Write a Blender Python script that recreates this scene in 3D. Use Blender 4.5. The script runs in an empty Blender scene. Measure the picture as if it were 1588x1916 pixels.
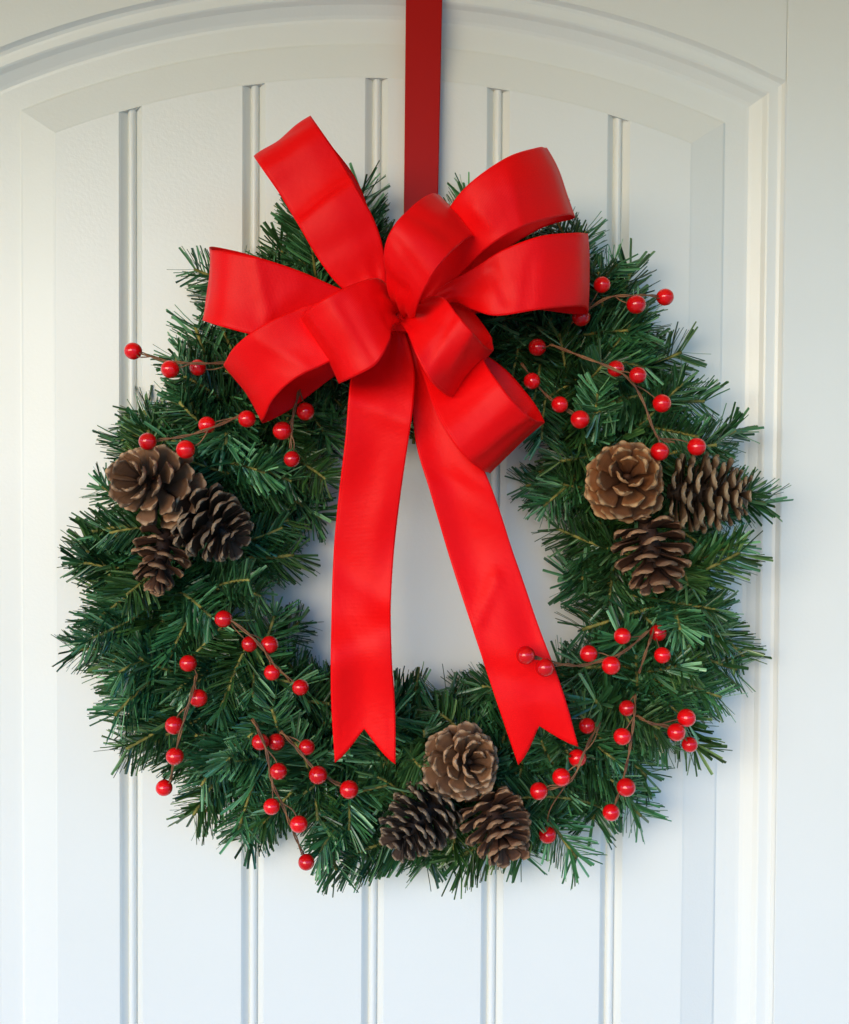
import bpy, math, random
from mathutils import Vector, Matrix, noise
R = math.radians
random.seed(7)
S = bpy.context.scene
C = S.collection

# ------------------------------------------------------------------ camera
W, H, F = 1588.0, 1916.0, 2125.0           # photograph's size and focal length in its pixels
CAM = Vector((-0.0304, -0.8561, 0.0231))
YAW, PIT, ROL = R(2.023), R(-1.5375), R(0.3437)
fw = Vector((math.sin(YAW)*math.cos(PIT), math.cos(YAW)*math.cos(PIT), math.sin(PIT)))
r0 = Vector((math.cos(YAW), -math.sin(YAW), 0.0))
u0 = r0.cross(fw)
rt = r0*math.cos(ROL) + u0*math.sin(ROL)
up = -r0*math.sin(ROL) + u0*math.cos(ROL)
cd = bpy.data.cameras.new('camera')
cam = bpy.data.objects.new('camera', cd)
C.objects.link(cam)
cam.matrix_world = Matrix(((rt.x, up.x, -fw.x, CAM.x), (rt.y, up.y, -fw.y, CAM.y),
                           (rt.z, up.z, -fw.z, CAM.z), (0, 0, 0, 1)))
cd.sensor_fit = 'HORIZONTAL'; cd.sensor_width = 36.0
cd.lens = 36.0*F/W
cd.clip_start = 0.01; cd.clip_end = 200
S.camera = cam

# ------------------------------------------------------------------ daylight
SUN_AZ, SUN_EL = R(28), R(7)              # to the left of the door's normal, above the horizon
sun_dir = Vector((-math.sin(SUN_AZ)*math.cos(SUN_EL), -math.cos(SUN_AZ)*math.cos(SUN_EL), math.sin(SUN_EL)))
w = bpy.data.worlds.new('World'); S.world = w; w.use_nodes = True
nt = w.node_tree
bg = nt.nodes['Background']
sky = nt.nodes.new('ShaderNodeTexSky')
sky.sky_type = 'NISHITA'; sky.sun_disc = False
sky.sun_elevation = SUN_EL
sky.sun_rotation = math.atan2(sun_dir.x, sun_dir.y)
sky.air_density = 1.6; sky.dust_density = 0.3; sky.ozone_density = 10.0
nt.links.new(sky.outputs[0], bg.inputs[0])
bg.inputs[1].default_value = 0.15
sd = bpy.data.lights.new('sun', 'SUN')
sd.energy = 0.5; sd.angle = R(42); sd.color = (1.0, 0.80, 0.50)
sun = bpy.data.objects.new('sun', sd); C.objects.link(sun)
sun.rotation_euler = sun_dir.to_track_quat('Z', 'Y').to_euler()
S.view_settings.view_transform = 'Standard'
S.view_settings.look = 'None'
S.view_settings.gamma = 1.0
S.view_settings.exposure = 2.9
S.render.engine = 'CYCLES'


# ------------------------------------------------------------------ helpers
def at(px, py, d):
    """the point on the photograph's pixel ray that lies d millimetres in front of the door face"""
    v = fw + rt*((px - W/2)/F) - up*((py - H/2)/F)
    t = (-d/1000.0 - CAM.y)/v.y
    return CAM + v*t


def mesh(name, verts, faces, smooth=False, mats=None, attr=None, uv=None):
    me = bpy.data.meshes.new(name)
    me.from_pydata([tuple(v) for v in verts], [], faces)
    if smooth:
        me.polygons.foreach_set('use_smooth', [True]*len(me.polygons))
    for m in (mats or []):
        me.materials.append(m)
    if attr is not None:
        a = me.attributes.new('tone', 'FLOAT', 'POINT')
        a.data.foreach_set('value', attr)
    if uv is not None:
        l = me.uv_layers.new(name='UVMap')
        co = []
        for lp in me.loops:
            co += list(uv[lp.vertex_index])
        l.data.foreach_set('uv', co)
    me.update()
    return me


def link(name, me, parent=None, label=None, cat=None, group=None, kind=None):
    o = bpy.data.objects.new(name, me)
    C.objects.link(o)
    if parent:
        o.parent = parent
    for k, v in (('label', label), ('category', cat), ('group', group), ('kind', kind)):
        if v:
            o[k] = v
    return o


def thing(name, loc, label, cat, group=None):
    o = link(name, None, None, label, cat, group)
    o.location = loc
    o.empty_display_size = 0.02
    return o


def mat(name, base, rough=0.5, spec=0.5, nodes=None):
    m = bpy.data.materials.new(name); m.use_nodes = True
    b = m.node_tree.nodes['Principled BSDF']
    b.inputs['Base Color'].default_value = (*base, 1)
    b.inputs['Roughness'].default_value = rough
    b.inputs['Specular IOR Level'].default_value = spec
    if nodes:
        nodes(m.node_tree, b)
    return m


def tube(pts, rad, n=6, rad2=None):
    vs, fs = [], []
    N = len(pts)
    ref = Vector((0.31, -0.9, 0.27))
    for i, p in enumerate(pts):
        t = (pts[min(i+1, N-1)] - pts[max(i-1, 0)]).normalized()
        a = t.cross(ref).normalized(); b = t.cross(a)
        r = rad if rad2 is None else rad + (rad2-rad)*i/(N-1)
        for k in range(n):
            g = 2*math.pi*k/n
            vs.append(p + (a*math.cos(g) + b*math.sin(g))*r)
    for i in range(N-1):
        for k in range(n):
            k2 = (k+1) % n
            fs.append((i*n+k, i*n+k2, (i+1)*n+k2, (i+1)*n+k))
    fs.append(tuple(range(n))[::-1]); fs.append(tuple((N-1)*n+k for k in range(n)))
    return vs, fs


def catmull(P, sub):
    out = []
    n = len(P)
    for i in range(n-1):
        p0, p1, p2, p3 = P[max(i-1, 0)], P[i], P[i+1], P[min(i+2, n-1)]
        for k in range(sub):
            t = k/sub
            out.append(0.5*((2*p1) + (p2-p0)*t + (2*p0-5*p1+4*p2-p3)*t*t + (3*p1-p0-3*p2+p3)*t**3))
    out.append(P[-1].copy())
    return out


def tex(nt, kind, **kw):
    n = nt.nodes.new(kind)
    for k, v in kw.items():
        if k in n.inputs:
            n.inputs[k].default_value = v
        else:
            setattr(n, k, v)
    return n


def ramp(nt, stops):
    n = nt.nodes.new('ShaderNodeValToRGB')
    e = n.color_ramp.elements
    while len(e) < len(stops):
        e.new(0.5)
    for el, (p, c) in zip(e, stops):
        el.position = p; el.color = (*c, 1)
    return n


# ------------------------------------------------------------------ materials
def door_nodes(nt, b):
    co = nt.nodes.new('ShaderNodeTexCoord')
    n1 = tex(nt, 'ShaderNodeTexNoise', Scale=420.0, Detail=3.0)
    n2 = tex(nt, 'ShaderNodeTexNoise', Scale=9.0, Detail=2.0)
    nt.links.new(co.outputs['Object'], n1.inputs['Vector'])
    nt.links.new(co.outputs['Object'], n2.inputs['Vector'])
    bu = tex(nt, 'ShaderNodeBump', Strength=0.14, Distance=0.0008)
    bu2 = tex(nt, 'ShaderNodeBump', Strength=0.05, Distance=0.01)
    nt.links.new(n1.outputs['Fac'], bu.inputs['Height'])
    nt.links.new(n2.outputs['Fac'], bu2.inputs['Height'])
    nt.links.new(bu2.outputs[0], bu.inputs['Normal'])
    nt.links.new(bu.outputs[0], b.inputs['Normal'])
    r = ramp(nt, [(0.3, (0.785, 0.78, 0.71)), (0.7, (0.80, 0.795, 0.73))])
    nt.links.new(n2.outputs['Fac'], r.inputs[0])
    nt.links.new(r.outputs[0], b.inputs['Base Color'])
M_door = mat('white_door_paint', (0.8, 0.79, 0.73), 0.33, 0.5, door_nodes)


def ribbon_nodes(nt, b):
    uv = nt.nodes.new('ShaderNodeUVMap')
    sx = nt.nodes.new('ShaderNodeSeparateXYZ')
    nt.links.new(uv.outputs[0], sx.inputs[0])
    mp = nt.nodes.new('ShaderNodeMapping'); mp.inputs['Scale'].default_value = (0.045, 1.0, 1.0)
    nt.links.new(uv.outputs[0], mp.inputs['Vector'])
    # fine cross ribs of the satin weave, along v (v is in metres)
    wv = tex(nt, 'ShaderNodeTexWave', Scale=360.0, Distortion=0.4, Detail=1.0)
    wv.bands_direction = 'Y'
    nt.links.new(mp.outputs[0], wv.inputs['Vector'])
    nz = tex(nt, 'ShaderNodeTexNoise', Scale=130.0, Detail=4.0)
    nt.links.new(mp.outputs[0], nz.inputs['Vector'])
    # selvage: a raised wired hem along both edges (u in metres from the edge)
    a = tex(nt, 'ShaderNodeMath', operation='SUBTRACT'); a.inputs[1].default_value = 0.5
    nt.links.new(sx.outputs[0], a.inputs[0])
    ab = tex(nt, 'ShaderNodeMath', operation='ABSOLUTE'); nt.links.new(a.outputs[0], ab.inputs[0])
    hem = tex(nt, 'ShaderNodeMapRange'); hem.inputs[1].default_value = 0.455; hem.inputs[2].default_value = 0.475
    nt.links.new(ab.outputs[0], hem.inputs[0])
    bu = tex(nt, 'ShaderNodeBump', Strength=0.12, Distance=0.0006)
    nt.links.new(wv.outputs['Fac'], bu.inputs['Height'])
    bu2 = tex(nt, 'ShaderNodeBump', Strength=0.5, Distance=0.0006)
    nt.links.new(hem.outputs[0], bu2.inputs['Height'])
    bu3 = tex(nt, 'ShaderNodeBump', Strength=0.12, Distance=0.0025)
    nt.links.new(nz.outputs['Fac'], bu3.inputs['Height'])
    nt.links.new(bu.outputs[0], bu2.inputs['Normal']); nt.links.new(bu2.outputs[0], bu3.inputs['Normal'])
    nt.links.new(bu3.outputs[0], b.inputs['Normal'])
    r = ramp(nt, [(0.3, (0.80, 0.001, 0.002)), (0.7, (0.98, 0.003, 0.004))])
    n9 = tex(nt, 'ShaderNodeTexNoise', Scale=1500.0, Detail=2.0)
    nt.links.new(mp.outputs[0], n9.inputs['Vector'])
    nt.links.new(n9.outputs['Fac'], r.inputs[0])
    nt.links.new(r.outputs[0], b.inputs['Base Color'])
    b.inputs['Sheen Weight'].default_value = 0.05
    b.inputs['Sheen Roughness'].default_value = 0.4
    b.inputs['Sheen Tint'].default_value = (1, 0.2, 0.2, 1)
M_ribbon = mat('red_satin_ribbon', (0.8, 0.003, 0.005), 0.44, 0.14, ribbon_nodes)
M_strap = mat('red_metal_strap', (0.42, 0.005, 0.003), 0.38, 0.15)


def berry_nodes(nt, b):
    oi = nt.nodes.new('ShaderNodeObjectInfo')
    r = ramp(nt, [(0.0, (0.55, 0.001, 0.003)), (1.0, (0.85, 0.002, 0.004))])
    nt.links.new(oi.outputs['Random'], r.inputs[0])
    nt.links.new(r.outputs[0], b.inputs['Base Color'])
    b.inputs['Coat Weight'].default_value = 1.0
    b.inputs['Coat Roughness'].default_value = 0.03
    b.inputs['Coat IOR'].default_value = 1.5
M_berry = mat('glossy_red_berry', (0.6, 0.004, 0.008), 0.5, 0.08, berry_nodes)


def stem_nodes(nt, b):
    co = nt.nodes.new('ShaderNodeTexCoord')
    n = tex(nt, 'ShaderNodeTexNoise', Scale=90.0, Detail=2.0)
    nt.links.new(co.outputs['Object'], n.inputs['Vector'])
    r = ramp(nt, [(0.3, (0.10, 0.035, 0.015)), (0.7, (0.27, 0.12, 0.045))])
    nt.links.new(n.outputs['Fac'], r.inputs[0]); nt.links.new(r.outputs[0], b.inputs['Base Color'])
M_stem = mat('brown_paper_wire', (0.2, 0.08, 0.03), 0.6, 0.4, stem_nodes)
M_ring = mat('dark_green_wire', (0.02, 0.05, 0.025), 0.5, 0.4)


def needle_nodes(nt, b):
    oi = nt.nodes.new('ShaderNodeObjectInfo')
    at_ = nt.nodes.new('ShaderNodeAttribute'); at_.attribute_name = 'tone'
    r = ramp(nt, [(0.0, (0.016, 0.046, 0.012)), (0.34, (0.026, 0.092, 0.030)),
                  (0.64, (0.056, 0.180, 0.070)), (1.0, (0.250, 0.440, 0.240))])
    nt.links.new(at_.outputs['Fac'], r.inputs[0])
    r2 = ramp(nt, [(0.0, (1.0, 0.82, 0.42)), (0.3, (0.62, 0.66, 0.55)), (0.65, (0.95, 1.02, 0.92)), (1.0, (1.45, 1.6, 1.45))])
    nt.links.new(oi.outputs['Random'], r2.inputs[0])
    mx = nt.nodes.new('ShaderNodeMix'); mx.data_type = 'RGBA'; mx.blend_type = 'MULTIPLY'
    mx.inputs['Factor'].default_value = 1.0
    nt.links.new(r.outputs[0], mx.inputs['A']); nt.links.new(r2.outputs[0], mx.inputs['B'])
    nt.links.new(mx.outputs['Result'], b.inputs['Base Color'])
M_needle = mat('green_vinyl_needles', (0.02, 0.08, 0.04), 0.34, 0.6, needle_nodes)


def twig_nodes(nt, b):
    co = nt.nodes.new('ShaderNodeTexCoord')
    n = tex(nt, 'ShaderNodeTexNoise', Scale=160.0, Detail=2.0)
    nt.links.new(co.outputs['Object'], n.inputs['Vector'])
    r = ramp(nt, [(0.35, (0.08, 0.085, 0.02)), (0.65, (0.34, 0.29, 0.07))])
    nt.links.new(n.outputs['Fac'], r.inputs[0]); nt.links.new(r.outputs[0], b.inputs['Base Color'])
M_twig = mat('olive_twisted_twig', (0.1, 0.1, 0.03), 0.7, 0.2, twig_nodes)


def cone_mat(name, dark, body, rim):
    def nodes(nt, b):
        at_ = nt.nodes.new('ShaderNodeAttribute'); at_.attribute_name = 'tone'
        oi = nt.nodes.new('ShaderNodeObjectInfo')
        co = nt.nodes.new('ShaderNodeTexCoord')
        n = tex(nt, 'ShaderNodeTexNoise', Scale=520.0, Detail=3.0)
        nt.links.new(co.outputs['Object'], n.inputs['Vector'])
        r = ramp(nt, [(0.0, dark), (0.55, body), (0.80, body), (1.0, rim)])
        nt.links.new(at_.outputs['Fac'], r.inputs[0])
        k = ramp(nt, [(0.25, (0.55, 0.55, 0.55)), (0.75, (1.2, 1.2, 1.2))])
        nt.links.new(n.outputs['Fac'], k.inputs[0])
        k2 = ramp(nt, [(0.0, (0.62, 0.60, 0.58)), (1.0, (1.25, 1.22, 1.15))])
        nt.links.new(oi.outputs['Random'], k2.inputs[0])
        prev = r.outputs[0]
        for kk in (k, k2):
            mx = nt.nodes.new('ShaderNodeMix'); mx.data_type = 'RGBA'; mx.blend_type = 'MULTIPLY'
            mx.inputs['Factor'].default_value = 1.0
            nt.links.new(prev, mx.inputs['A']); nt.links.new(kk.outputs[0], mx.inputs['B'])
            prev = mx.outputs['Result']
        nt.links.new(prev, b.inputs['Base Color'])
        bu = tex(nt, 'ShaderNodeBump', Strength=0.5, Distance=0.0006)
        nt.links.new(n.outputs['Fac'], bu.inputs['Height']); nt.links.new(bu.outputs[0], b.inputs['Normal'])
    return mat(name, body, 0.62, 0.3, nodes)
M_cone_orange = cone_mat('orange_brown_cone', (0.04, 0.013, 0.006), (0.27, 0.098, 0.032), (0.52, 0.31, 0.15))
M_cone_grey = cone_mat('grey_brown_cone', (0.025, 0.014, 0.008), (0.12, 0.066, 0.034), (0.48, 0.36, 0.22))
M_cone_dark = cone_mat('dark_brown_cone', (0.016, 0.009, 0.006), (0.070, 0.037, 0.022), (0.44, 0.32, 0.21))
M_cone_brown = cone_mat('brown_cone', (0.022, 0.009, 0.005), (0.13, 0.052, 0.025), (0.48, 0.28, 0.15))
M_cone_tan = cone_mat('tan_cone', (0.025, 0.010, 0.005), (0.25, 0.115, 0.052), (0.54, 0.34, 0.20))

# ------------------------------------------------------------------ ground, wall and an added overhang (all unseen, they shape the daylight)
M_ground = mat('pale_concrete', (0.50, 0.38, 0.22), 0.8, 0.3)
M_added_overhang = mat('cream_added_overhang', (0.62, 0.48, 0.25), 0.6, 0.3)
GZ = -1.45
link('ground', mesh('ground', [(-40, 0.5, GZ), (40, 0.5, GZ), (40, -60, GZ), (-40, -60, GZ)], [(0, 1, 2, 3)], mats=[M_ground]), kind='structure')


def slab(x0, x1, y0, y1, z0, z1):
    v = [(x0, y0, z0), (x1, y0, z0), (x1, y1, z0), (x0, y1, z0), (x0, y0, z1), (x1, y0, z1), (x1, y1, z1), (x0, y1, z1)]
    f = [(0, 3, 2, 1), (4, 5, 6, 7), (0, 1, 5, 4), (1, 2, 6, 5), (2, 3, 7, 6), (3, 0, 4, 7)]
    return v, f


v, f = slab(-2.2, 2.2, -1.40, 0.06, 0.60, 0.64)  # unseen overhang, added to keep high sky light off the upper door
link('added_ceiling', mesh('added_ceiling', v, f, mats=[M_added_overhang]), kind='structure')

M_wall = mat('cream_plaster', (0.70, 0.67, 0.58), 0.8, 0.3)
wv_, wf_ = [], []
for b_ in ((-4.0, -0.505, -0.02, 0.10, GZ, 0.598), (0.430, 4.0, -0.02, 0.10, GZ, 0.598)):
    v, f = slab(*b_)
    o_ = len(wv_); wv_ += v; wf_ += [tuple(o_+k for k in q) for q in f]
link('wall', mesh('wall', wv_, wf_, mats=[M_wall]), kind='structure')

# ------------------------------------------------------------------ the door
XM = -0.0379                     # centre line of the door
HW = 0.457                       # half its width
RF, WF = 0.652, 0.238            # radius of the arch and half-width at the edge of the raised field
ZA = at(697, 146, -4).z          # apex of the raised field
ZC = ZA - RF
ZB = -0.80                       # bottom edge of the field
door = thing('front_door', (XM, 0, GZ), 'glossy cream white panel door with an arched grooved panel behind the wreath', 'door')
DL = Vector((XM, 0, GZ))


def dl(x, y, z):
    return Vector((x, y, z)) - DL


def arc(x, wk):
    rk = RF + (wk - WF)
    return ZC + math.sqrt(max(rk*rk - (x-XM)**2, 0))


# moulding swept round the arched panel: (half-width, depth into the door)
PROF = [(0.3090, 0.0000), (0.3082, 0.0010), (0.3066, 0.0026), (0.3042, 0.0034), (0.3024, 0.0036), (0.2975, 0.0039), (0.2962, 0.0046), (0.2935, 0.0072),
        (0.2870, 0.0106), (0.2845, 0.0115), (0.2823, 0.0117), (0.2665, 0.0117), (0.2655, 0.0115), (0.2652, 0.0102), (0.2640, 0.0097),
        (0.2395, 0.0045), (0.2380, 0.0040), (0.2379, 0.0120)]
NA = 48


def outline(wk):
    pts = [(XM-wk, ZB-(wk-WF))]
    zt = arc(XM-wk, wk)
    for k in range(1, 13):
        pts.append((XM-wk, pts[0][1] + (zt-pts[0][1])*k/13))
    for k in range(NA+1):
        x = XM - wk + 2*wk*k/NA
        pts.append((x, arc(x, wk)))
    for k in range(12, 0, -1):
        pts.append((XM+wk, pts[0][1] + (zt-pts[0][1])*k/13))
    pts.append((XM+wk, ZB-(wk-WF)))
    return pts


vs, fs = [], []
for wk, d in PROF:
    for x, z in outline(wk):
        vs.append(dl(x, d, z))
n = len(outline(0.3))
for i in range(len(PROF)-1):
    for k in range(n):
        k2 = (k+1) % n
        fs.append((i*n+k, (i+1)*n+k, (i+1)*n+k2, i*n+k2))
mm = mesh('panel_moulding', vs, fs, mats=[M_door])
mm.polygons.foreach_set('use_smooth', [False]*len(mm.polygons))
link('panel_moulding', mm, door)


def prism_xz(poly, y0, y1, ch=0.0008):
    """a board from a polygon in x, z; a small chamfer round its front face"""
    cx = sum(p[0] for p in poly)/len(poly); cz = sum(p[1] for p in poly)/len(poly)
    N = len(poly)
    vs = []
    ins = []
    for i, (x, z) in enumerate(poly):
        a = Vector(poly[i-1]); b = Vector(poly[(i+1) % N]); p = Vector((x, z))
        d1 = (p-a).normalized(); d2 = (b-p).normalized()
        n1 = Vector((-d1.y, d1.x)); n2 = Vector((-d2.y, d2.x))
        m = (n1+n2)
        m = m.normalized()/max(0.35, m.normalized().dot(n1)) if m.length > 1e-6 else n1
        ins.append(p + m*ch)
    area = sum(poly[i-1][0]*poly[i][1]-poly[i][0]*poly[i-1][1] for i in range(N))
    if area < 0:
        ins = [2*Vector(p)-q for p, q in zip(poly, ins)]
    for q in ins: vs.append(dl(q.x, y0, q.y))
    for x, z in poly: vs.append(dl(x, y0+ch*0.8, z))
    for x, z in poly: vs.append(dl(x, y1, z))
    fs = [tuple(range(N))]
    for r in range(2):
        for i in range(N):
            j = (i+1) % N
            fs.append((r*N+i, (r+1)*N+i, (r+1)*N+j, r*N+j))
    return vs, fs


ZTOP, ZBOT = 0.58, GZ + 0.012
for s in (-1, 1):
    a, b = XM + s*0.3094, XM + s*HW
    v, f = prism_xz([(min(a, b), ZBOT), (max(a, b), ZBOT), (max(a, b), ZTOP), (min(a, b), ZTOP)], 0.0, 0.045)
    link('stile', mesh('stile', v, f, mats=[M_door]), door)
top = [(XM+0.3090*t/24*2 - 0.3090, arc(XM+0.3090*t/24*2-0.3090, 0.3090)) for t in range(25)]
v, f = prism_xz(top + [(XM+0.3090, ZTOP), (XM-0.3090, ZTOP)], 0.0, 0.045, 0.0004)
link('top_rail', mesh('top_rail', v, f, mats=[M_door]), door)
zb = ZB - (0.309-WF)
v, f = prism_xz([(XM-0.309, ZBOT), (XM+0.309, ZBOT), (XM+0.309, zb), (XM-0.309, zb)], 0.0, 0.045, 0.0004)
link('bottom_rail', mesh('bottom_rail', v, f, mats=[M_door]), door)

# raised field: six planks with a beaded groove between each pair
SP, GW = 0.0915, 0.0172
gx = [-0.0464 + i*SP for i in (-2, -1, 0, 1, 2)]
edges = [XM-WF] + [q for g in gx for q in (g, g+GW)] + [XM+WF]
YF = 0.0040


def sheet(cols, name, nz=1):
    """columns of (x, y), each running from the bottom of the field up to the arch"""
    vs, fs = [], []
    for x, y in cols:
        zt = arc(x, WF) + 0.0001
        vs.append(dl(x, y, ZB)); vs.append(dl(x, y, zt))
    for i in range(len(cols)-1):
        fs.append((2*i, 2*i+2, 2*i+3, 2*i+1))
    link(name, mesh(name, vs, fs, mats=[M_door]), door)


for i in range(6):
    a, b = edges[2*i], edges[2*i+1]
    cols = []
    if i > 0:
        cols += [(a-0.0052, YF+0.0058), (a-0.0010, YF+0.0011), (a-0.0003, YF+0.0003)]
    cols += [(a+(b-a)*k/10, YF) for k in range(11)]
    if i < 5:
        cols += [(b+0.0004, YF+0.0003), (b+0.0014, YF+0.0011), (b+0.0058, YF+0.0062)]
    sheet(cols, 'plank')
for g in gx:
    cols = [(g+0.0056, YF+0.0064)]
    for k in range(9):
        t = math.pi*k/8
        cols.append((g+0.0089-0.0029*math.cos(t), YF+0.0052-0.0032*math.sin(t)))
    cols.append((g+0.0122, YF+0.0064))
    sheet(cols, 'bead')

# ------------------------------------------------------------------ the metal strap that carries the wreath
hx0, hx1 = at(759, 0, 4), at(827, 0, 4)
hb0, hb1 = at(755, 430, 8), at(818, 430, 8)
strap = thing('wreath_hanger', (at(790, 0, 4).x, -0.004, ZTOP), 'flat dark red metal strap hanging down the door above the bow', 'wreath hanger')
SL = strap.location.copy()
path = []
ext = (ZTOP - hx0.z)/(hx0.z-hb0.z)
def lerp(a, b, t): return a + (b-a)*t
sec = []
for t in (-ext, -ext*0.5, 0, 0.25, 0.5, 0.75, 1.0, 1.25):
    a, b = lerp(hx0, hb0, t), lerp(hx1, hb1, t)
    sec.append((a, b, -lerp(0.0025, 0.010, max(t+ext, 0)/(1.25+ext))))
vs, fs = [], []
for a, b, y in sec:
    for yy in (y-0.0009, y+0.0009):
        for u in (0.0, 0.03, 0.97, 1.0):
            p = lerp(a, b, u)
            off = 0.0006*(1 if u in (0.0, 1.0) else 0)*(1 if yy < y else -1)
            vs.append(Vector((p.x, yy+off, p.z)) - SL)
ring_i = [0, 1, 2, 3, 7, 6, 5, 4]
for i in range(len(sec)-1):
    for k in range(8):
        a, b = ring_i[k], ring_i[(k+1) % 8]
        fs.append((i*8+a, i*8+b, (i+1)*8+b, (i+1)*8+a))
link('band', mesh('band', vs, fs, mats=[M_strap]), strap)
v, f = slab(sec[0][0].x, sec[0][1].x, -0.0034, 0.05, ZTOP+0.0005, ZTOP+0.0023)
link('top_hook', mesh('top_hook', [Vector(q)-SL for q in v], f, mats=[M_strap]), strap)

# ------------------------------------------------------------------ the wreath
WC = (800.0, 1010.0)
wreath = thing('wreath', at(WC[0], WC[1]+650, 0), 'round green artificial pine wreath hanging against the white door', 'wreath')
WL = wreath.location.copy()


def polar(table):
    ang = sorted((math.atan2(y-WC[1], x-WC[0]), math.hypot(x-WC[0], y-WC[1])) for x, y in table)
    def f(a):
        a = (a+math.pi) % (2*math.pi) - math.pi
        for (a0, r0_), (a1, r1_) in zip(ang, ang[1:]+[(ang[0][0]+2*math.pi, ang[0][1])]):
            aa = a
            if aa < ang[0][0]: aa += 2*math.pi
            if a0 <= aa <= a1:
                return r0_ + (r1_-r0_)*(aa-a0)/max(a1-a0, 1e-6)
        return ang[0][1]
    return f


OUT = [(490, 352), (590, 330), (708, 342), (745, 395), (800, 440), (850, 395), (884, 316), (960, 340), (1080, 420), (1168, 420), (1236, 478), (1250, 560), (1300, 600), (1345, 665),
       (1362, 760), (1420, 830), (1470, 885), (1430, 985), (1440, 1110), (1452, 1190), (1405, 1290), (1372, 1345), (1335, 1425),
       (1235, 1480), (1200, 1570), (1095, 1640), (1000, 1600), (930, 1642), (850, 1652), (760, 1590), (690, 1630), (565, 1662), (480, 1590), (425, 1560),
       (335, 1520), (282, 1452), (240, 1385), (180, 1300), (105, 1250), (115, 1130), (95, 1055), (125, 940), (140, 850), (205, 770), (250, 690), (270, 615),
       (350, 515), (375, 480), (480, 410)]
INN = [(562, 1020), (553, 1080), (580, 1170), (605, 1245), (680, 1290), (740, 1285), (775, 1275), (830, 1305), (880, 1262), (940, 1280), (1020, 1225),
       (1058, 1160), (1050, 1065), (1000, 1005), (965, 950), (985, 865), (930, 820), (800, 790), (690, 830), (640, 880), (622, 960)]
r_out, r_in = polar(OUT), polar(INN)


def make_branch(L, nn, bend, seed):
    """one tip: a twisted twig along +Z and its flat vinyl needles"""
    rg = random.Random(seed)
    def axis(t):
        return Vector((bend*L*t*t, 0.15*bend*L*math.sin(3*t), L*t*(1-0.25*bend*bend*t)))
    tv, tf = tube([axis(k/7) for k in range(8)], 0.0013, 5, 0.0013)
    vs, fs, tone = [], [], []
    for i in range(nn):
        t = 0.04 + 0.96*(i+rg.random())/nn
        p = axis(t)
        T = (axis(min(t+0.02, 1.02))-axis(t-0.02)).normalized()
        a = T.cross(Vector((0, 1, 0.01))).normalized(); b = T.cross(a)
        g = i*2.39996 + rg.uniform(-0.5, 0.5)
        if rg.random() < 0.80:                      # most needles lie in two combs either side of the twig
            g = (i % 2)*math.pi + rg.gauss(0, 0.34)
        O = a*math.cos(g) + b*math.sin(g)
        fa = R(rg.uniform(44, 60)) if t < 0.88 else R(rg.uniform(26, 64))
        D = (T*math.cos(fa) + O*math.sin(fa)).normalized()
        ln = rg.uniform(0.0225, 0.029)*(1.0 - 0.22*max(0.0, t-0.7)/0.3)*(1.0 if t > 0.12 else 0.7)
        wd = rg.uniform(0.0019, 0.0029)*0.5
        sd_ = D.cross(T).normalized()
        tw = rg.gauss(0, 0.45)
        nrm = sd_.cross(D)
        sd_, nrm = sd_*math.cos(tw)+nrm*math.sin(tw), nrm*math.cos(tw)-sd_*math.sin(tw)
        cv = rg.uniform(0.0, 0.16)
        B = len(vs)
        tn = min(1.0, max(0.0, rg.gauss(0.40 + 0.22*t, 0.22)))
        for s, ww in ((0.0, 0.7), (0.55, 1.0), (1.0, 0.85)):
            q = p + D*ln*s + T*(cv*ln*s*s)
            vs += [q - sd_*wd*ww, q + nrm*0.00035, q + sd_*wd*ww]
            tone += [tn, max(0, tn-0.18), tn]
        for r in range(2):
            for c in range(2):
                fs.append((B+r*3+c, B+r*3+c+1, B+r*3+c+4, B+r*3+c+3))
    return (mesh('branch', tv, tf, True, [M_twig]), mesh('needles', vs, fs, False, [M_needle], attr=tone))


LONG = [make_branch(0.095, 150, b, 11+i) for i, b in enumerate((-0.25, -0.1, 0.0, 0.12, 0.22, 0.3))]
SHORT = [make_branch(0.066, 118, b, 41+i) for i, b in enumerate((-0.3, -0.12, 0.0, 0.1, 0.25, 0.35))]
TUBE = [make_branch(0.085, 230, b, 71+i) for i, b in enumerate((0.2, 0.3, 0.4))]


def put_branch(base, tip, variants, rg):
    me, ne = rg.choice(variants)
    d = tip - base
    L = 0.095 if variants is LONG else (0.066 if variants is SHORT else 0.085)
    zz = d.normalized()
    nn_ = Vector((rg.gauss(0, 0.35), -1, rg.gauss(0, 0.35)))*(1 if rg.random() < 0.5 else -1)
    yy = (nn_ - zz*nn_.dot(zz)).normalized()
    xx = yy.cross(zz)
    q = Matrix((xx, yy, zz)).transposed().to_4x4()
    s = min(1.2, max(0.8, d.length/L))
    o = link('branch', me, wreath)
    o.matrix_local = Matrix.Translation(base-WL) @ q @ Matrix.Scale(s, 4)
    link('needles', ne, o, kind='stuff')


PRESS = [(745, 570, 290, 1.2), (288, 905, 66, 1), (400, 983, 62, 1), (302, 1045, 50, 1), (1170, 900, 70, 1), (1322, 922, 70, 1), (1218, 1030, 66, 1),
         (866, 1425, 68, 1), (788, 1532, 66, 1), (928, 1538, 64, 1)]


def press(px, py):
    """1 where the bow or a cone lies on the needles and holds them down, 0 clear of it"""
    return max(max(0.0, 1 - max(0.0, math.hypot((px-x)/sx, py-y) - r_)/(40 if r_ < 100 else 70)) for x, y, r_, sx in PRESS)


rg = random.Random(5)
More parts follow.
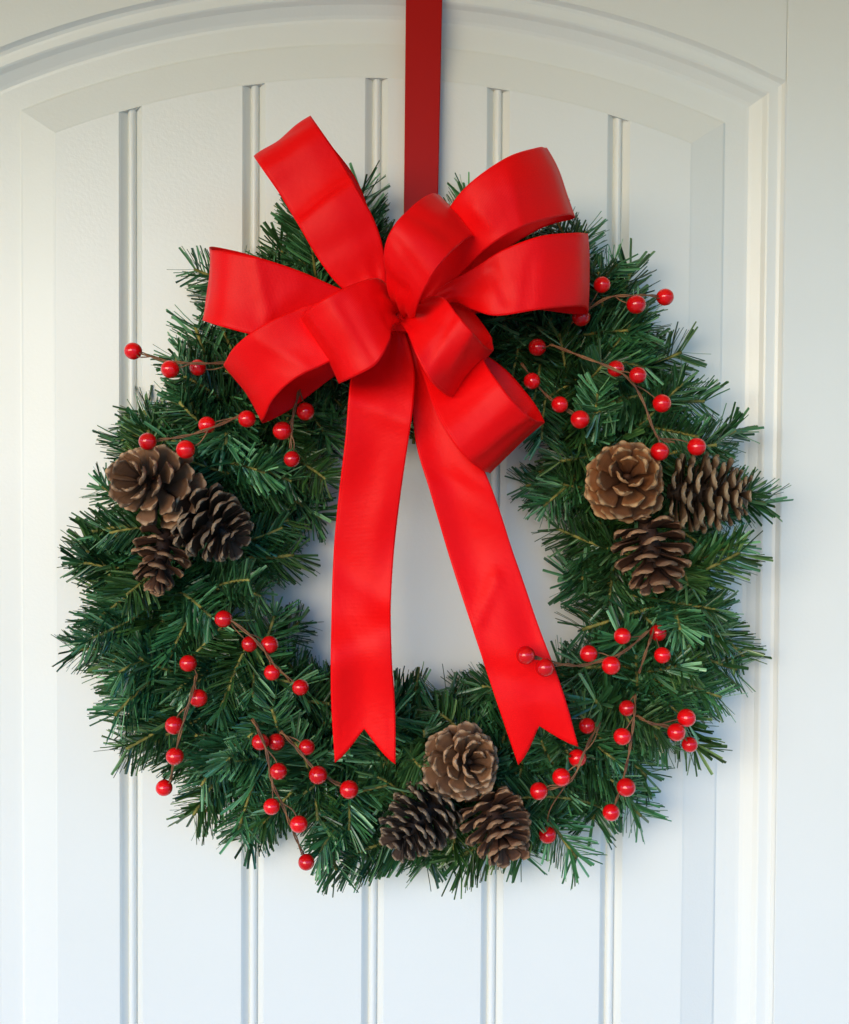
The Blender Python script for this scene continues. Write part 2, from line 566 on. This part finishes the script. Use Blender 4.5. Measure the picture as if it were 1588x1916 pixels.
# wire rings of the frame
for rr, dd in ((430, 12), (500, 12)):
    pts = [at(WC[0]+rr*math.cos(2*math.pi*k/64), WC[1]+rr*math.sin(2*math.pi*k/64), dd)-WL for k in range(65)]
    v, f = tube(pts, 0.0018, 6)
    link('frame_ring', mesh('frame_ring', v, f, True, [M_ring]), wreath)


def pol(a, r): return WC[0]+r*math.cos(a), WC[1]+r*math.sin(a)


def mid(a): return 0.5*(r_out(a)+r_in(a))


# needles wound along the frame
for k in range(54):
    a = 2*math.pi*k/54
    r1 = mid(a) + rg.uniform(-110, 110)
    a2 = a + 0.52
    r2 = mid(a2) + (r1-mid(a))
    put_branch(at(*pol(a, r1), rg.uniform(12, 34)), at(*pol(a2, r2), rg.uniform(14, 38)), TUBE, rg)
# outer tips: follow the traced outline
tips = []
for i, (x, y) in enumerate(OUT):
    x2, y2 = OUT[(i+1) % len(OUT)]
    tips.append((x, y, 0))
    if rg.random() < 0.72:
        tips.append(((x+x2)/2, (y+y2)/2, rg.uniform(15, 60)))
    tips.append((x*0.75+x2*0.25, y*0.75+y2*0.25, rg.uniform(50, 95)))
for x, y, inset in tips:
    a = math.atan2(y-WC[1], x-WC[0]); r = math.hypot(x-WC[0], y-WC[1])
    r -= (14 if x < 520 and y > 1290 else 38 if y > 1180 else 54) + inset*(0.6 if x < 600 else 1)
    if 700 < x < 872 and y < 480:              # the strap comes down here
        r -= 90
    ab = a + rg.uniform(-0.16, 0.16)
    d0 = rg.uniform(16, 42)
    pr = press(*pol(a, r-40))
    d0 = d0*(1-0.45*pr)
    put_branch(at(*pol(ab, r-rg.uniform(215, 255)), d0), at(*pol(a, r), d0 + rg.uniform(-8, 26)*(1-pr)), LONG, rg)
# inner tips round the hole
for i, (x, y) in enumerate(INN):
    a = math.atan2(y-WC[1], x-WC[0]); r = math.hypot(x-WC[0], y-WC[1]) + 34
    for rep in range(2):
        aa = a + rep*0.12
        rr = (r_in(aa) + (14 if x < 800 else 36) + rep*26)
        ab = aa + rg.uniform(-0.3, 0.3)
        d0 = rg.uniform(14, 46)
        d0 *= 1-0.4*press(*pol(aa, rr+60))
        put_branch(at(*pol(ab, rr+rg.uniform(140, 175)), d0), at(*pol(aa, rr), d0+rg.uniform(-6, 18)), SHORT, rg)
# the full front of the wreath
N = 172
for k in range(N):
    a = 2*math.pi*(k*0.61803 % 1.0)
    lo, hi = r_in(a)+75, r_out(a)-75
    t = rg.random()
    rt_ = lo + (hi-lo)*t
    # tips on the outer half point outwards, on the inner half inwards
    out = 1 if t > 0.42 + rg.uniform(-0.2, 0.2) else -1
    tilt = rg.uniform(0.15, 1.0)
    run = 190*(1-0.6*tilt)
    ab = a + rg.uniform(-0.28, 0.28)*(1-0.4*tilt)
    rb = max(r_in(ab)+90, min(r_out(ab)-90, rt_ - out*run))
    tx, ty = pol(a, rt_)
    near_bow = press(tx, ty)
    dt = (rg.uniform(44, 56) + 22*tilt)*(1-near_bow) + rg.uniform(22, 38)*near_bow
    put_branch(at(*pol(ab, rb), rg.uniform(22, 40)*(1-0.4*near_bow)), at(tx, ty, dt), SHORT if tilt > 0.45 and near_bow < 0.3 else LONG, rg)

# ------------------------------------------------------------------ pine cones


def make_scale(seed):
    """one woody scale along +X: narrow foot, rounded thick tip; upper face towards +Z"""
    rg = random.Random(seed)
    NU, NV = 7, 5
    top_, bot = [], []
    tone = []
    wid = (0.14, 0.18, 0.26, 0.38, 0.47, 0.41, 0.19)
    xs = (0.0, 0.25, 0.50, 0.70, 0.86, 0.97, 1.03)
    th = (0.05, 0.045, 0.045, 0.05, 0.085, 0.105, 0.05)
    sk = rg.uniform(-0.05, 0.05)
    for side in (0, 1):
        for i in range(NU):
            for j in range(NV):
                v = 2*j/(NV-1)-1
                edge = 1-abs(v)**3
                x = xs[i] - 0.07*v*v*(i/(NU-1))
                y = v*wid[i]*(1+rg.uniform(-0.05, 0.05)) + sk*i/NU
                z = 0.10*v*v*xs[i] + 0.10*xs[i]**2
                z += (th[i]*(0.35+0.65*edge))*(1 if side == 0 else -1)*0.7
                (top_ if side == 0 else bot).append(Vector((x, y, z)))
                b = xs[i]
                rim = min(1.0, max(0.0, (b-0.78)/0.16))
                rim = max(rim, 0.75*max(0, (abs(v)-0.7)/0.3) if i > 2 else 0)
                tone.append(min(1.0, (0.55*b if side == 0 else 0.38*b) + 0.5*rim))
    vs = top_ + bot
    o = NU*NV
    fs = []
    for i in range(NU-1):
        for j in range(NV-1):
            q = (i*NV+j, (i+1)*NV+j, (i+1)*NV+j+1, i*NV+j+1)
            fs.append(q); fs.append(tuple(o+k for k in reversed(q)))
    per = [(i, 0) for i in range(NU)] + [(NU-1, j) for j in range(1, NV)] + [(i, NV-1) for i in range(NU-2, -1, -1)] + [(0, j) for j in range(NV-2, 0, -1)]
    ids = [i*NV+j for i, j in per]
    for k in range(len(ids)):
        a, b = ids[k], ids[(k+1) % len(ids)]
        fs.append((a, o+a, o+b, b))
    return vs, fs, tone


SCALES = [make_scale(i) for i in range(4)]
scale_mesh = {}


def scale_of(m, k):
    if (m.name, k) not in scale_mesh:
        v, f, t = SCALES[k]
        scale_mesh[(m.name, k)] = mesh('scale', v, f, True, [m], attr=t)
    return scale_mesh[(m.name, k)]


def pine_cone(px, py, d, axis, length, rad, m, label, count=70, open0=100, open1=30, seed=1, group='pine cones wired to the wreath', skip=0.0, jit=6, wide=1.0, ex=1.3):
    """axis points from the stalk end to the tip; rad is the reach of the widest scales"""
    rg = random.Random(seed)
    c = at(px, py, d)
    ax = Vector(axis).normalized()
    root = thing('pine_cone', c, label, 'pine cone', group)
    base = -ax*length*0.5
    a = ax.cross(Vector((0.2, 0.3, 0.9))).normalized(); b = ax.cross(a)
    cr = rad*0.24
    pts = [base + ax*length*t for t in (0.0, 0.15, 0.4, 0.65, 0.85, 0.97)]
    vs, fs = [], []
    rr = (0.75, 1.0, 1.05, 0.85, 0.55, 0.2)
    for p, r_ in zip(pts, rr):
        for k in range(8):
            g = 2*math.pi*k/8
            vs.append(p + (a*math.cos(g)+b*math.sin(g))*cr*r_)
    for i in range(5):
        for k in range(8):
            fs.append((i*8+k, i*8+(k+1) % 8, (i+1)*8+(k+1) % 8, (i+1)*8+k))
    fs.append(tuple(range(8))[::-1]); fs.append(tuple(40+k for k in range(8)))
    link('core', mesh('core', vs, fs, True, [m], attr=[0.1]*len(vs)), root)
    for i in range(count):
        if rg.random() < skip:
            continue
        t = (i+0.5)/count
        g = i*2.39996 + rg.uniform(-0.10, 0.10)
        O = a*math.cos(g) + b*math.sin(g)
        # scale opening: spread wide at the stalk end, closing in at the tip
        op = R(open0 + (open1-open0)*t**ex + rg.uniform(-jit, jit))
        # reach profile of an egg
        pr = (0.80, 0.95, 1.0, 0.96, 0.86, 0.70, 0.48)
        q = t*(len(pr)-1); k0 = min(int(q), len(pr)-2)
        reach = rad*(pr[k0] + (pr[k0+1]-pr[k0])*(q-k0))
        ln = max(rad*0.40, (reach - cr*0.4)/max(0.62, math.sin(max(op, 0.5)))*0.97)*rg.uniform(0.90, 1.06)
        ln = min(ln, rad*0.95)
        D = (ax*math.cos(op) + O*math.sin(op)).normalized()
        X = D; Yv = ax.cross(O).normalized(); Z = X.cross(Yv).normalized()
        if Z.dot(ax) < 0 and op < R(90): Z = -Z; Yv = -Yv
        p = base + ax*length*(0.04 + 0.90*t) + O*cr*0.55*(1-0.5*t)
        wd = min(rad*0.62*wide, ln*rg.uniform(0.70, 0.86)*wide)*(1.0 if t < 0.75 else 0.85)
        wd = max(wd, rad*0.30)
        rl = rg.uniform(-0.14, 0.14)
        Y2 = Yv*math.cos(rl)+Z*math.sin(rl); Z2 = Z*math.cos(rl)-Yv*math.sin(rl)
        M = Matrix(((X.x*ln, Y2.x*wd, Z2.x*ln*0.8, p.x), (X.y*ln, Y2.y*wd, Z2.y*ln*0.8, p.y), (X.z*ln, Y2.z*wd, Z2.z*ln*0.8, p.z), (0, 0, 0, 1)))
        o = link('scale', scale_of(m, rg.randrange(4)), root)
        o.matrix_local = M
    return root


# axis: x right, y into the door (negative towards the viewer), z up
pine_cone(288, 905, 92, (-0.36, -0.88, 0.16), 0.038, 0.0288, M_cone_tan, 'open tan brown pine cone under the berry resting at the top of the left trio', 42, 110, 24, 3, wide=0.92, ex=1.6)
pine_cone(400, 983, 90, (0.66, -0.34, -0.42), 0.040, 0.0272, M_cone_dark, 'very dark pine cone with pale scale rims, right of the left trio', 50, 98, 58, 5, wide=0.95)
pine_cone(303, 1036, 84, (-0.10, -0.50, -0.80), 0.038, 0.0215, M_cone_brown, 'small ragged broken pine cone at the bottom of the left trio', 36, 104, 26, 8, skip=0.12, jit=22)
pine_cone(1170, 900, 94, (-0.14, -0.95, 0.18), 0.036, 0.0292, M_cone_orange, 'orange brown pine cone opened like a flower facing out, left of the right trio', 38, 108, 16, 4, wide=0.95, ex=1.6)
pine_cone(1322, 922, 86, (0.94, -0.26, -0.03), 0.053, 0.0288, M_cone_grey, 'grey brown pine cone lying sideways with its tip to the right, beside the outer edge', 66, 94, 66, 9)
pine_cone(1218, 1030, 90, (0.10, -0.40, -0.90), 0.041, 0.0280, M_cone_brown, 'brown pine cone hanging tip down at the bottom of the right trio', 40, 92, 44, 12, wide=1.0)
pine_cone(866, 1425, 94, (0.20, -0.90, 0.22), 0.038, 0.0270, M_cone_tan, 'pale brown pine cone facing out at the top of the bottom trio', 50, 112, 22, 6, wide=0.9, ex=1.6)
pine_cone(788, 1532, 88, (-0.62, -0.42, -0.50), 0.047, 0.0260, M_cone_dark, 'dark spiky pine cone with its tip to the lower left, left of the bottom trio', 62, 90, 52, 10, wide=0.9)
pine_cone(928, 1538, 90, (0.28, -0.62, -0.62), 0.037, 0.0256, M_cone_brown, 'knobbly brown pine cone with its tip to the lower right, right of the bottom trio', 54, 92, 40, 13, wide=0.9)

# ------------------------------------------------------------------ berry sprigs
bv, bf = [], []
NS, NR = 24, 16
bv.append(Vector((0, 0, 1)))
for i in range(1, NR):
    t = math.pi*i/NR
    for k in range(NS):
        g = 2*math.pi*k/NS
        bv.append(Vector((math.sin(t)*math.cos(g), math.sin(t)*math.sin(g), math.cos(t))))
bv.append(Vector((0, 0, -1)))
for k in range(NS):
    bf.append((0, 1+k, 1+(k+1) % NS))
    for i in range(NR-2):
        bf.append((1+i*NS+k, 1+(i+1)*NS+k, 1+(i+1)*NS+(k+1) % NS, 1+i*NS+(k+1) % NS))
    bf.append((len(bv)-1, 1+(NR-2)*NS+(k+1) % NS, 1+(NR-2)*NS+k))
BERRY = mesh('berry', bv, bf, True, [M_berry])


def sprig(label, stems, berries, d=100, rad=0.0060):
    """stems: lists of (px, py, depth); berries: (px, py[, depth]) each on its own short wire"""
    rg = random.Random(int(stems[0][0][0]))
    b0 = at(*stems[0][0])
    root = thing('berry_sprig', b0, label, 'berry sprig', 'red berry sprigs on the wreath')
    allp = []
    vs, fs = [], []
    for st in stems:
        P = catmull([at(*q) for q in st], 6)
        allp += P
        for off in (Vector((0.0004, 0, 0.0004)), Vector((-0.0005, -0.0006, -0.0004))):   # two wires twisted together
            Q = [p + off*math.cos(i*0.9) + Vector((off.z, 0, -off.x))*math.sin(i*0.9) - b0 for i, p in enumerate(P)]
            v, f = tube(Q, 0.00066, 6, 0.0005)
            o = len(vs); vs += v; fs += [tuple(o+k for k in q) for q in f]
    centres = [at(q[0], q[1], q[2] if len(q) > 2 else d) for q in berries]
    for c in centres:
        near = sorted(allp, key=lambda p: (p-c).length)[0]
        far = [p for p in allp if (p-c).length < (near-c).length + 0.012]
        q = far[0]
        bow_ = (c-q).length*0.12
        m_ = (q+c)*0.5 + Vector((rg.uniform(-bow_, bow_), 0.001, rg.uniform(-bow_, bow_)))
        v, f = tube([p-b0 for p in catmull([q, m_, c], 5)], 0.0005, 5, 0.00045)
        o = len(vs); vs += v; fs += [tuple(o+k for k in z) for z in f]
    link('stem', mesh('stem', vs, fs, True, [M_stem]), root)
    for c in centres:
        o = link('berry', BERRY, root)
        rr = rad*rg.uniform(0.90, 1.06)
        o.matrix_local = Matrix.Translation(c-b0) @ Matrix.Rotation(rg.uniform(0, 6), 4, 'Z') @ Matrix.Diagonal((rr*1.03, rr, rr*0.99, 1))


sprig('red berry sprig sticking out left from the bow, its end berry alone against the door', [[(440, 678, 84), (370, 680, 92), (310, 675, 90), (262, 660, 76)]],
      [(249, 657, 70), (318, 691, 92), (370, 688, 76)])
sprig('red berry sprig curving just above the left trio of cones, below the left loops', [[(465, 770, 90), (410, 795, 100), (350, 815, 104), (290, 824, 104)]],
      [(276, 826, 108), (347, 841, 106), (387, 795, 94), (462, 784, 92)])
sprig('thin three berry sprig hanging straight down below the bow\'s lowest left loop', [[(560, 730, 84), (548, 780, 88), (543, 840, 90)]],
      [(571, 770, 84), (528, 806, 88), (546, 859, 94)])
sprig('red berry sprig beside the right bow loop with one berry standing clear of the needles', [[(1070, 605, 70), (1130, 560, 82), (1190, 553, 90), (1230, 554, 80)]],
      [(1126, 533, 80), (1190, 570, 94), (1244, 556, 76), (1087, 594, 74)])
sprig('long orange stemmed berry sprig bending down to the right trio of cones', [[(1030, 645, 84), (1090, 668, 98), (1165, 700, 104), (1200, 745, 104), (1228, 815, 104), (1262, 828, 100)]],
      [(1152, 690, 96), (1193, 702, 108), (1238, 755, 98), (1234, 845, 108), (1303, 836, 100), (1005, 650, 70)])
sprig('red berry sprig of three running down to the right of the lowest right loop', [[(975, 680, 62), (1020, 738, 78), (1075, 778, 84)]],
      [(995, 713, 78), (1047, 757, 86), (1085, 785, 90)])
sprig('red berry sprig on the inner left side reaching towards the left ribbon tail', [[(425, 1155, 92), (480, 1200, 104), (510, 1240, 100), (545, 1275, 92)]],
      [(418, 1158, 92), (467, 1205, 90), (504, 1206, 98), (509, 1258, 96), (562, 1286, 98)])
sprig('red berry sprig trailing down the lower left edge to a berry against the door', [[(368, 1262, 84), (355, 1310, 98), (335, 1380, 98), (318, 1460, 84)]],
      [(352, 1241, 82), (371, 1306, 88), (326, 1357, 92), (327, 1415, 94), (307, 1474, 78)])
sprig('longest berry sprig at the lower left, running down to the bottom edge', [[(472, 1345, 84), (497, 1400, 98), (508, 1460, 100), (530, 1510, 98), (550, 1560, 92), (570, 1605, 82)]],
      [(487, 1388, 90), (521, 1443, 102), (508, 1509, 102), (559, 1542, 98), (573, 1613, 86)])
sprig('red berry sprig below the swallowtail end of the left ribbon tail', [[(525, 1368, 84), (555, 1400, 96), (590, 1440, 98), (645, 1472, 90)]],
      [(517, 1388, 82), (574, 1398, 92), (595, 1450, 100), (653, 1477, 96)])
sprig('red berry sprig with two berries lying over the right ribbon tail', [[(1215, 1178, 84), (1165, 1220, 98), (1100, 1243, 108), (1055, 1243, 124), (995, 1230, 133)]],
      [(983, 1226, 134), (1019, 1249, 130), (1101, 1223, 104), (1143, 1245, 106), (1164, 1190, 98)])
sprig('short two berry sprig below the hanging cone of the right trio', [[(1226, 1172, 76), (1213, 1205, 88), (1195, 1260, 84)]],
      [(1231, 1184, 76), (1239, 1226, 88)])
sprig('red berry sprig hanging vertically at the lower right, its last berry at the needle edge', [[(1188, 1300, 84), (1186, 1340, 100), (1178, 1400, 102), (1165, 1460, 98), (1150, 1505, 88)]],
      [(1173, 1325, 92), (1164, 1378, 102), (1171, 1473, 100), (1143, 1520, 90)])
sprig('three berry cluster on a thin stem near the lower right outer edge', [[(1190, 1338, 88), (1215, 1352, 98), (1262, 1362, 92)]],
      [(1284, 1343, 92), (1265, 1370, 98), (1290, 1393, 76)])
sprig('red berry sprig between the right ribbon tail tip and the bottom trio of cones', [[(1122, 1352, 80), (1098, 1395, 98), (1068, 1460, 98), (1020, 1478, 90)]],
      [(1098, 1358, 78), (1080, 1418, 80), (1050, 1454, 96), (1008, 1480, 94), (1024, 1562, 60)])

# ------------------------------------------------------------------ the bow
bow = thing('bow', at(748, 590, 90), 'large bright red satin bow with nine loops and two long swallowtail ribbon ends', 'bow')
BL = bow.location.copy()


def strip(name, secs, sub=8, cup=0.0015, notch=None, wav=0.0, creases=(), ends=2):
    secs = [((*a[:2], a[2]+8), (*b[:2], b[2]+8)) for a, b in secs]
    A = catmull([at(*a) for a, b in secs], sub)
    B = catmull([at(*b) for a, b in secs], sub)
    NU = 16
    n_ = len(A)
    ln = [0.0]
    for i in range(1, n_):
        ln.append(ln[-1] + ((A[i]+B[i]-A[i-1]-B[i-1])*0.5).length)
    vs, uv, fs = [], [], []
    for i in range(n_):
        for j in range(NU+1):
            u = j/NU
            fi = float(i)
            if notch:
                k0 = n_-1-notch[0]
                if i > k0:
                    fi = k0 + (i-k0)*(1-notch[1]*(1-abs(2*u-1)))
            q0 = min(int(fi), n_-2); fr = fi-q0
            a = lerp(A[q0], A[q0+1], fr); b = lerp(B[q0], B[q0+1], fr)
            p = lerp(a, b, u)
            t = (A[q0+1]+B[q0+1]-A[q0]-B[q0]).normalized() if (A[q0+1]+B[q0+1]-A[q0]-B[q0]).length > 1e-7 else Vector((0, 0, 1))
            nr = (b-a).cross(t)
            nr = nr.normalized() if nr.length > 1e-9 else Vector((0, -1, 0))
            p = p + nr*cup*(1-(2*u-1)**2)
            if wav:
                p = p + nr*wav*noise.noise(Vector((u*1.6, ln[q0]*18, len(name)+secs[0][0][0])))
            s_ = ln[q0]
            g_ = max(0.0, 1 - s_/0.045)
            if ends == 2:
                g_ = max(g_, 1 - (ln[-1]-s_)/0.045)
            p = p + nr*0.0016*max(0.0, g_)*math.sin(u*2*math.pi*2.6 + len(secs) + secs[1][0][0])      # gathered where it is pinched
            for (ua, va, ub, vb, dep, wdt) in creases:                                                # soft creases, in width and row fractions
                pu, pv = (u-ua)*0.045, (i/(n_-1)-va)*ln[-1]
                du_, dv_ = (ub-ua)*0.045, (vb-va)*ln[-1]
                tt = max(0.0, min(1.0, (pu*du_+pv*dv_)/(du_*du_+dv_*dv_)))
                p = p + nr*dep*math.exp(-((pu-tt*du_)**2+(pv-tt*dv_)**2)/wdt**2)
            vs.append(p - BL)
            uv.append((u, ln[q0] + fr*(ln[q0+1]-ln[q0])))
    for i in range(n_-1):
        for j in range(NU):
            k = i*(NU+1)+j
            fs.append((k, k+1, k+NU+2, k+NU+1))
    me = mesh(name, vs, fs, True, [M_ribbon], uv=uv)
    o = link(name, me, bow)
    s = o.modifiers.new('thickness', 'SOLIDIFY'); s.thickness = 0.0007; s.offset = 0
    return o


def T(ax, ay, bx, by, da, db=None):
    return ((ax, ay, da), (bx, by, da if db is None else db))


LOOPS = [
    # upper left, long
    [T(735, 588, 750, 592, 98), T(690, 568, 728, 545, 104), T(640, 540, 720, 480, 110), T(600, 492, 702, 415, 116), T(562, 428, 664, 346, 120), T(545, 400, 650, 322, 114),
     T(522, 362, 630, 287, 112), T(494, 322, 602, 247, 112), T(480, 301, 586, 224, 102), T(480, 299, 585, 223, 88), T(515, 350, 617, 268, 74), T(580, 440, 680, 365, 66), T(710, 590, 735, 575, 75)],
    # left
    [T(740, 590, 742, 608, 96), T(690, 562, 700, 640, 100), T(630, 538, 620, 648, 108), T(560, 507, 540, 640, 118), T(490, 484, 470, 626, 124), T(430, 472, 414, 611, 122), T(400, 468, 386, 602, 110),
     T(395, 467, 381, 599, 98), T(400, 462, 390, 594, 82), T(470, 478, 450, 600, 66), T(560, 512, 550, 600, 62), T(720, 590, 722, 612, 72)],
    # lower left
    [T(738, 592, 745, 610, 98), T(690, 560, 722, 622, 112), T(620, 560, 672, 645, 126), T(545, 583, 610, 680, 132), T(480, 616, 550, 710, 132), T(440, 648, 510, 748, 122), T(424, 674, 495, 780, 108),
     T(421, 683, 490, 789, 96), T(432, 690, 500, 789, 86), T(475, 690, 548, 763, 76), T(545, 650, 612, 714, 70), T(715, 600, 735, 625, 76)],
    # small, lower left in front
    [T(740, 552, 752, 604, 106), T(708, 522, 738, 608, 136), T(660, 532, 729, 640, 148), T(612, 555, 702, 682, 154), T(576, 580, 658, 707, 146), T(564, 592, 640, 715, 134), T(563, 597, 637, 716, 126),
     T(575, 600, 645, 706, 116), T(620, 590, 680, 680, 106), T(690, 580, 712, 650, 98), T(738, 590, 744, 612, 92)],
    # upper centre, towards the viewer
    [T(738, 580, 776, 596, 110), T(724, 534, 777, 588, 140), T(719, 470, 790, 550, 160), T(735, 425, 815, 506, 168), T(770, 386, 850, 466, 162), T(803, 364, 880, 443, 144), T(818, 364, 888, 448, 130),
     T(822, 370, 890, 456, 116), T(818, 430, 880, 505, 100), T(790, 500, 836, 560, 94), T(752, 584, 778, 598, 94)],
    # upper right
    [T(752, 582, 782, 594, 96), T(800, 460, 850, 525, 114), T(843, 386, 893, 480, 132), T(885, 338, 937, 446, 142), T(950, 294, 993, 419, 138), T(1004, 277, 1052, 404, 118), T(1017, 277, 1069, 403, 100),
     T(1018, 282, 1071, 410, 88), T(960, 320, 1010, 428, 74), T(875, 420, 925, 482, 70), T(765, 580, 788, 598, 78)],
    # right
    [T(757, 590, 772, 604, 94), T(820, 540, 842, 566, 108), T(880, 506, 885, 580, 122), T(940, 468, 930, 591, 132), T(1010, 442, 1005, 580, 132), T(1072, 436, 1070, 574, 116), T(1092, 437, 1092, 575, 100),
     T(1095, 440, 1097, 585, 86), T(1060, 462, 1075, 588, 74), T(930, 510, 950, 578, 68), T(770, 592, 785, 608, 76)],
    # lower right of the centre, in front
    [T(746, 602, 786, 562, 106), T(762, 622, 826, 556, 138), T(779, 665, 855, 588, 154), T(806, 712, 880, 619, 154), T(836, 740, 904, 645, 138), T(848, 744, 916, 653, 122), T(851, 744, 921, 650, 110),
     T(836, 706, 914, 622, 92), T(800, 640, 868, 572, 84), T(760, 602, 798, 570, 86)],
    # lowest right
    [T(755, 604, 785, 596, 94), T(790, 700, 878, 640, 112), T(818, 778, 920, 700, 130), T(858, 842, 962, 754, 136), T(896, 876, 1000, 786, 122), T(910, 881, 1014, 790, 108), T(914, 880, 1018, 787, 96),
     T(895, 835, 990, 742, 80), T(848, 750, 925, 676, 73), T(765, 612, 795, 604, 78)],
]
for i, s in enumerate(LOOPS):
    rc = random.Random(i+3)
    cr_ = [(rc.uniform(-0.1, 0.4), v_, rc.uniform(0.6, 1.1), v_+rc.uniform(-0.06, 0.06), rc.choice((-1, 1))*rc.uniform(0.0008, 0.0018), rc.uniform(0.004, 0.008)) for v_ in (0.14, 0.27, 0.38, 0.72)]
    strip('loop', s, 8, 0.0012, wav=0.0022, creases=cr_)
strip('tail', [T(722, 596, 748, 604, 98), T(692, 640, 766, 648, 100), T(660, 695, 776, 700, 106), T(652, 745, 772, 768, 112), T(646, 820, 763, 830, 110), T(633, 930, 748, 935, 102), T(624, 1030, 737, 1032, 98),
               T(620, 1130, 731, 1132, 104), T(619, 1230, 733, 1232, 112), T(620, 1320, 739, 1322, 108), T(626, 1428, 740, 1428, 104)], 8, 0.0010, (8, 0.62), 0.005, [(0.0, 0.62, 1.0, 0.70, 0.003, 0.010), (0.1, 0.80, 1.0, 0.74, -0.003, 0.012), (0.0, 0.30, 0.9, 0.34, -0.0015, 0.008)], 1)
strip('tail', [T(752, 600, 782, 604, 92), T(768, 690, 815, 692, 92), T(772, 770, 862, 790, 98), T(780, 838, 892, 850, 102), T(803, 915, 926, 930, 102), T(840, 1040, 962, 1040, 98), T(872, 1140, 992, 1125, 104),
               T(900, 1225, 1018, 1198, 108), T(932, 1322, 1052, 1290, 106), T(970, 1433, 1082, 1397, 103)], 8, 0.0010, (8, 0.56), 0.005, [(0.10, 0.70, 0.62, 0.60, -0.0022, 0.0035), (0.0, 0.82, 1.0, 0.88, 0.003, 0.010), (0.1, 0.40, 1.0, 0.46, 0.0018, 0.008)], 1)
# the pinched centre
kv, kf = [], []
kc = at(752, 590, 112)
for i in range(9):
    for k in range(16):
        g = 2*math.pi*k/16
        t = (i-4)/4.0
        rr = 0.0065 + 0.0018*math.cos(3*g+1) + 0.0012*t*t
        kv.append(kc - BL + Vector((math.cos(g)*rr, math.sin(g)*rr*0.8, t*0.011)))
for i in range(8):
    for k in range(16):
        kf.append((i*16+k, i*16+(k+1) % 16, (i+1)*16+(k+1) % 16, (i+1)*16+k))
link('knot', mesh('knot', kv, kf, True, [M_ribbon], uv=[(0.5, v.z) for v in kv]), bow)
